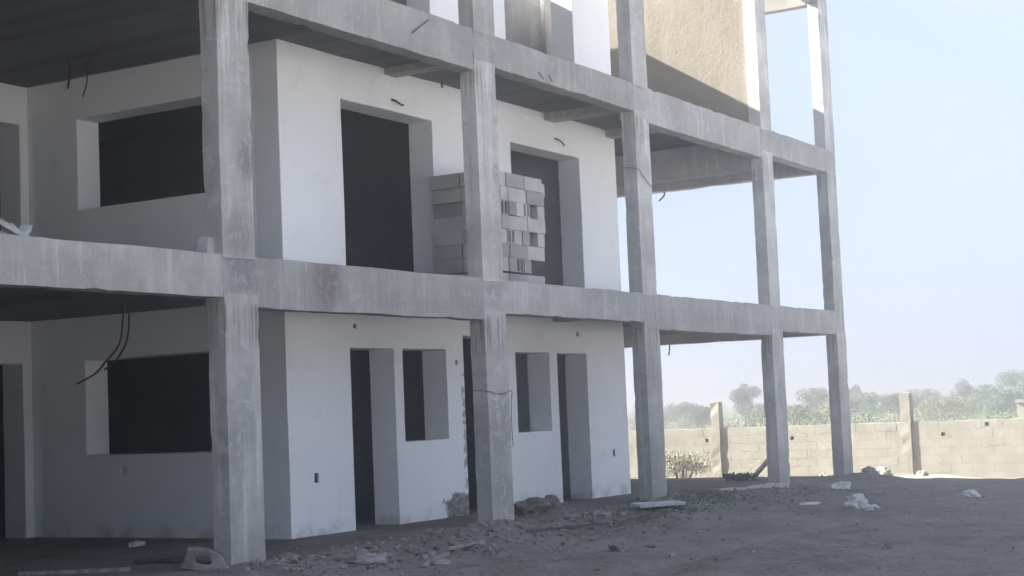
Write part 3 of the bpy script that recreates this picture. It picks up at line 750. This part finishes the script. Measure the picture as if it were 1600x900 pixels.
# planks, sticks and slabs
def plank(name, a, b, w, t, mat, label, cat='plank', seed=1.0):
    a, b = Vector(a), Vector(b); L = (b - a).length
    o = link(name, rough_box(0, L, -w/2, w/2, -t/2, t/2, .15, .004, .012, .003, seed, .01), mat); o.location = a
    o.rotation_euler = (b - a).to_track_quat('X', 'Z').to_euler(); return tag(o, label, cat)
g = lambda x, y, d=.02: (x, y, ground_z(x, y) + d)
plank('plank', g(17.6, 1.62, .02), (16.55, .62, .62), .085, .06, M_BAG, 'weathered plank leaning against the left side of the fifth column')
plank('plank', g(-.95, 2.0), g(-.40, 1.0), .12, .04, M_WOOD, 'pale plank lying on the floor at bottom left')
plank('plank', g(.25, 1.55, .03), g(.50, 1.05, .05), .16, .04, M_DARKWOOD, 'dark board lying left of the broken hollow block')
plank('stick', g(.8, -1.8, .03), g(2.0, -1.3, .04), .05, .035, M_WOOD, 'long pale stick on dug soil at bottom centre', 'stick')
plank('stick', g(2.1, -1.25, .05), g(3.05, -1.1, .05), .05, .03, M_WOOD, 'pale stick on dug soil in front of second column', 'stick')
plank('stick', g(4.3, -.95, .04), g(5.95, -1.2, .05), .04, .03, M_DARKWOOD, 'dark stick on the soil between second and fourth columns', 'stick')
plank('stick', g(6.1, -1.2, .05), g(7.9, -1.15, .05), .04, .03, M_DARKWOOD, 'dark stick on the soil near the fourth column', 'stick')
o = link('concrete_slab', rough_box(-.52, .52, -.13, .13, -.022, .022, .08, .005, .014, .004, 4, .04), M_PALEBOARD); x, y = 8.35, -.72; o.location = (x, y, ground_z(x, y) + .10); o.rotation_euler = (.06, .03, -.22)
tag(o, 'thin pale slab lying propped up in front of the fourth column foot', 'slab')
o = link('concrete_ledge', rough_box(-.85, .85, -.10, .10, -.08, .08, .09, .014, .03, .02, 6, .08), M_GREY); x, y = 13.4, -.12; o.location = (x, y, ground_z(x, y) - .02); o.rotation_euler = (0, 0, -.35)
tag(o, 'low broken concrete strip lying left of the fifth column foot', 'slab')
# broken hollow block by the first column
def broken_block():
    bm = bmesh.new()
    out = [(-.22,0),(.20,-.02),(.24,.06),(.16,.17),(.02,.21),(-.18,.20)]
    inn = [(-.08,.065),(.05,.055),(.08,.085),(.045,.14),(-.02,.15),(-.09,.13)]
    n = 6; L = []
    for y in (-.10, .10):
        L.append([bm.verts.new((a, y + .01 * math.sin(i * 2 + y * 40), b + .01 * math.sin(i * 5 + y * 90))) for i, (a, b) in enumerate(out)]); L.append([bm.verts.new((a, y, b)) for a, b in inn])
    o0, i0, o1, i1 = L
    for i in range(n):
        j = (i + 1) % n
        bm.faces.new([o0[i], o0[j], i0[j], i0[i]]); bm.faces.new([o1[j], o1[i], i1[i], i1[j]])
        bm.faces.new([o0[j], o0[i], o1[i], o1[j]]); bm.faces.new([i0[i], i0[j], i1[j], i1[i]])
    bmesh.ops.recalc_face_normals(bm, faces=bm.faces)
    bmesh.ops.bevel(bm, geom=[e for e in bm.edges if e.calc_face_angle(0) > .6], offset=.008, segments=1, affect='EDGES')
    return bm_mesh(bm)
o = link('hollow_block', broken_block(), M_STONE); o.location = (-.18, .22, ground_z(-.18, .22) + .0); o.rotation_euler = (.10, .16, -.80)
tag(o, 'broken hollow concrete block lying at left foot of the first column', 'block')

# loose rubble and pebbles nobody could count
def rubble(n, seed):
    r = random.Random(seed); vs = []; fs = []
    bm = bmesh.new(); bmesh.ops.create_icosphere(bm, subdivisions=1, radius=1); base = [v.co.copy() for v in bm.verts]; bf = [[v.index for v in f.verts] for f in bm.faces]; bm.free()
    for i in range(n):
        if r.random() < .88: x = r.uniform(-.5, 15); y = -.75 + r.gauss(0, .55)
        else: x = r.uniform(-1, 18); y = -r.random() ** 1.2 * 8
        if y > 1.2: continue
        s = .006 + .036 * r.random() ** 5; z = ground_z(x, y); a = r.uniform(0, 6.28); ca, sa = math.cos(a), math.sin(a)
        q = Vector((r.uniform(.7, 1.4), r.uniform(.7, 1.2), r.uniform(.5, .9))) * s; o = len(vs)
        for v in base:
            k = 1 + r.uniform(-.25, .25); X, Y = v.x * q.x * k, v.y * q.y * k; vs.append((x + X * ca - Y * sa, y + X * sa + Y * ca, z + v.z * q.z * k + q.z * .35))
        fs.extend([[i_ + o for i_ in f] for f in bf])
    return mesh_from(vs, fs)
o = link('rubble', rubble(6000, 5), M_RUB); tag(o, 'loose pebbles and clods scattered over the soil before the building', 'rubble', None, 'stuff')

# ------------------------------------------------------------------ haze
hm = bpy.data.materials.new('haze'); hm.use_nodes = True; t = hm.node_tree; t.nodes.clear()
pv = t.nodes.new('ShaderNodeVolumePrincipled'); ou = t.nodes.new('ShaderNodeOutputMaterial'); t.links.new(pv.outputs[0], ou.inputs['Volume'])
pv.inputs['Color'].default_value = (.87, .895, .955, 1); pv.inputs['Density'].default_value = .0085; pv.inputs['Anisotropy'].default_value = .92
bm = bmesh.new(); add_box(bm, -660, 660, -660, 660, -1.6, 11.0)
o = link('haze', bm_mesh(bm), hm); o['kind'] = 'stuff'; tag(o, 'thin bright haze lying over the whole site', 'haze')
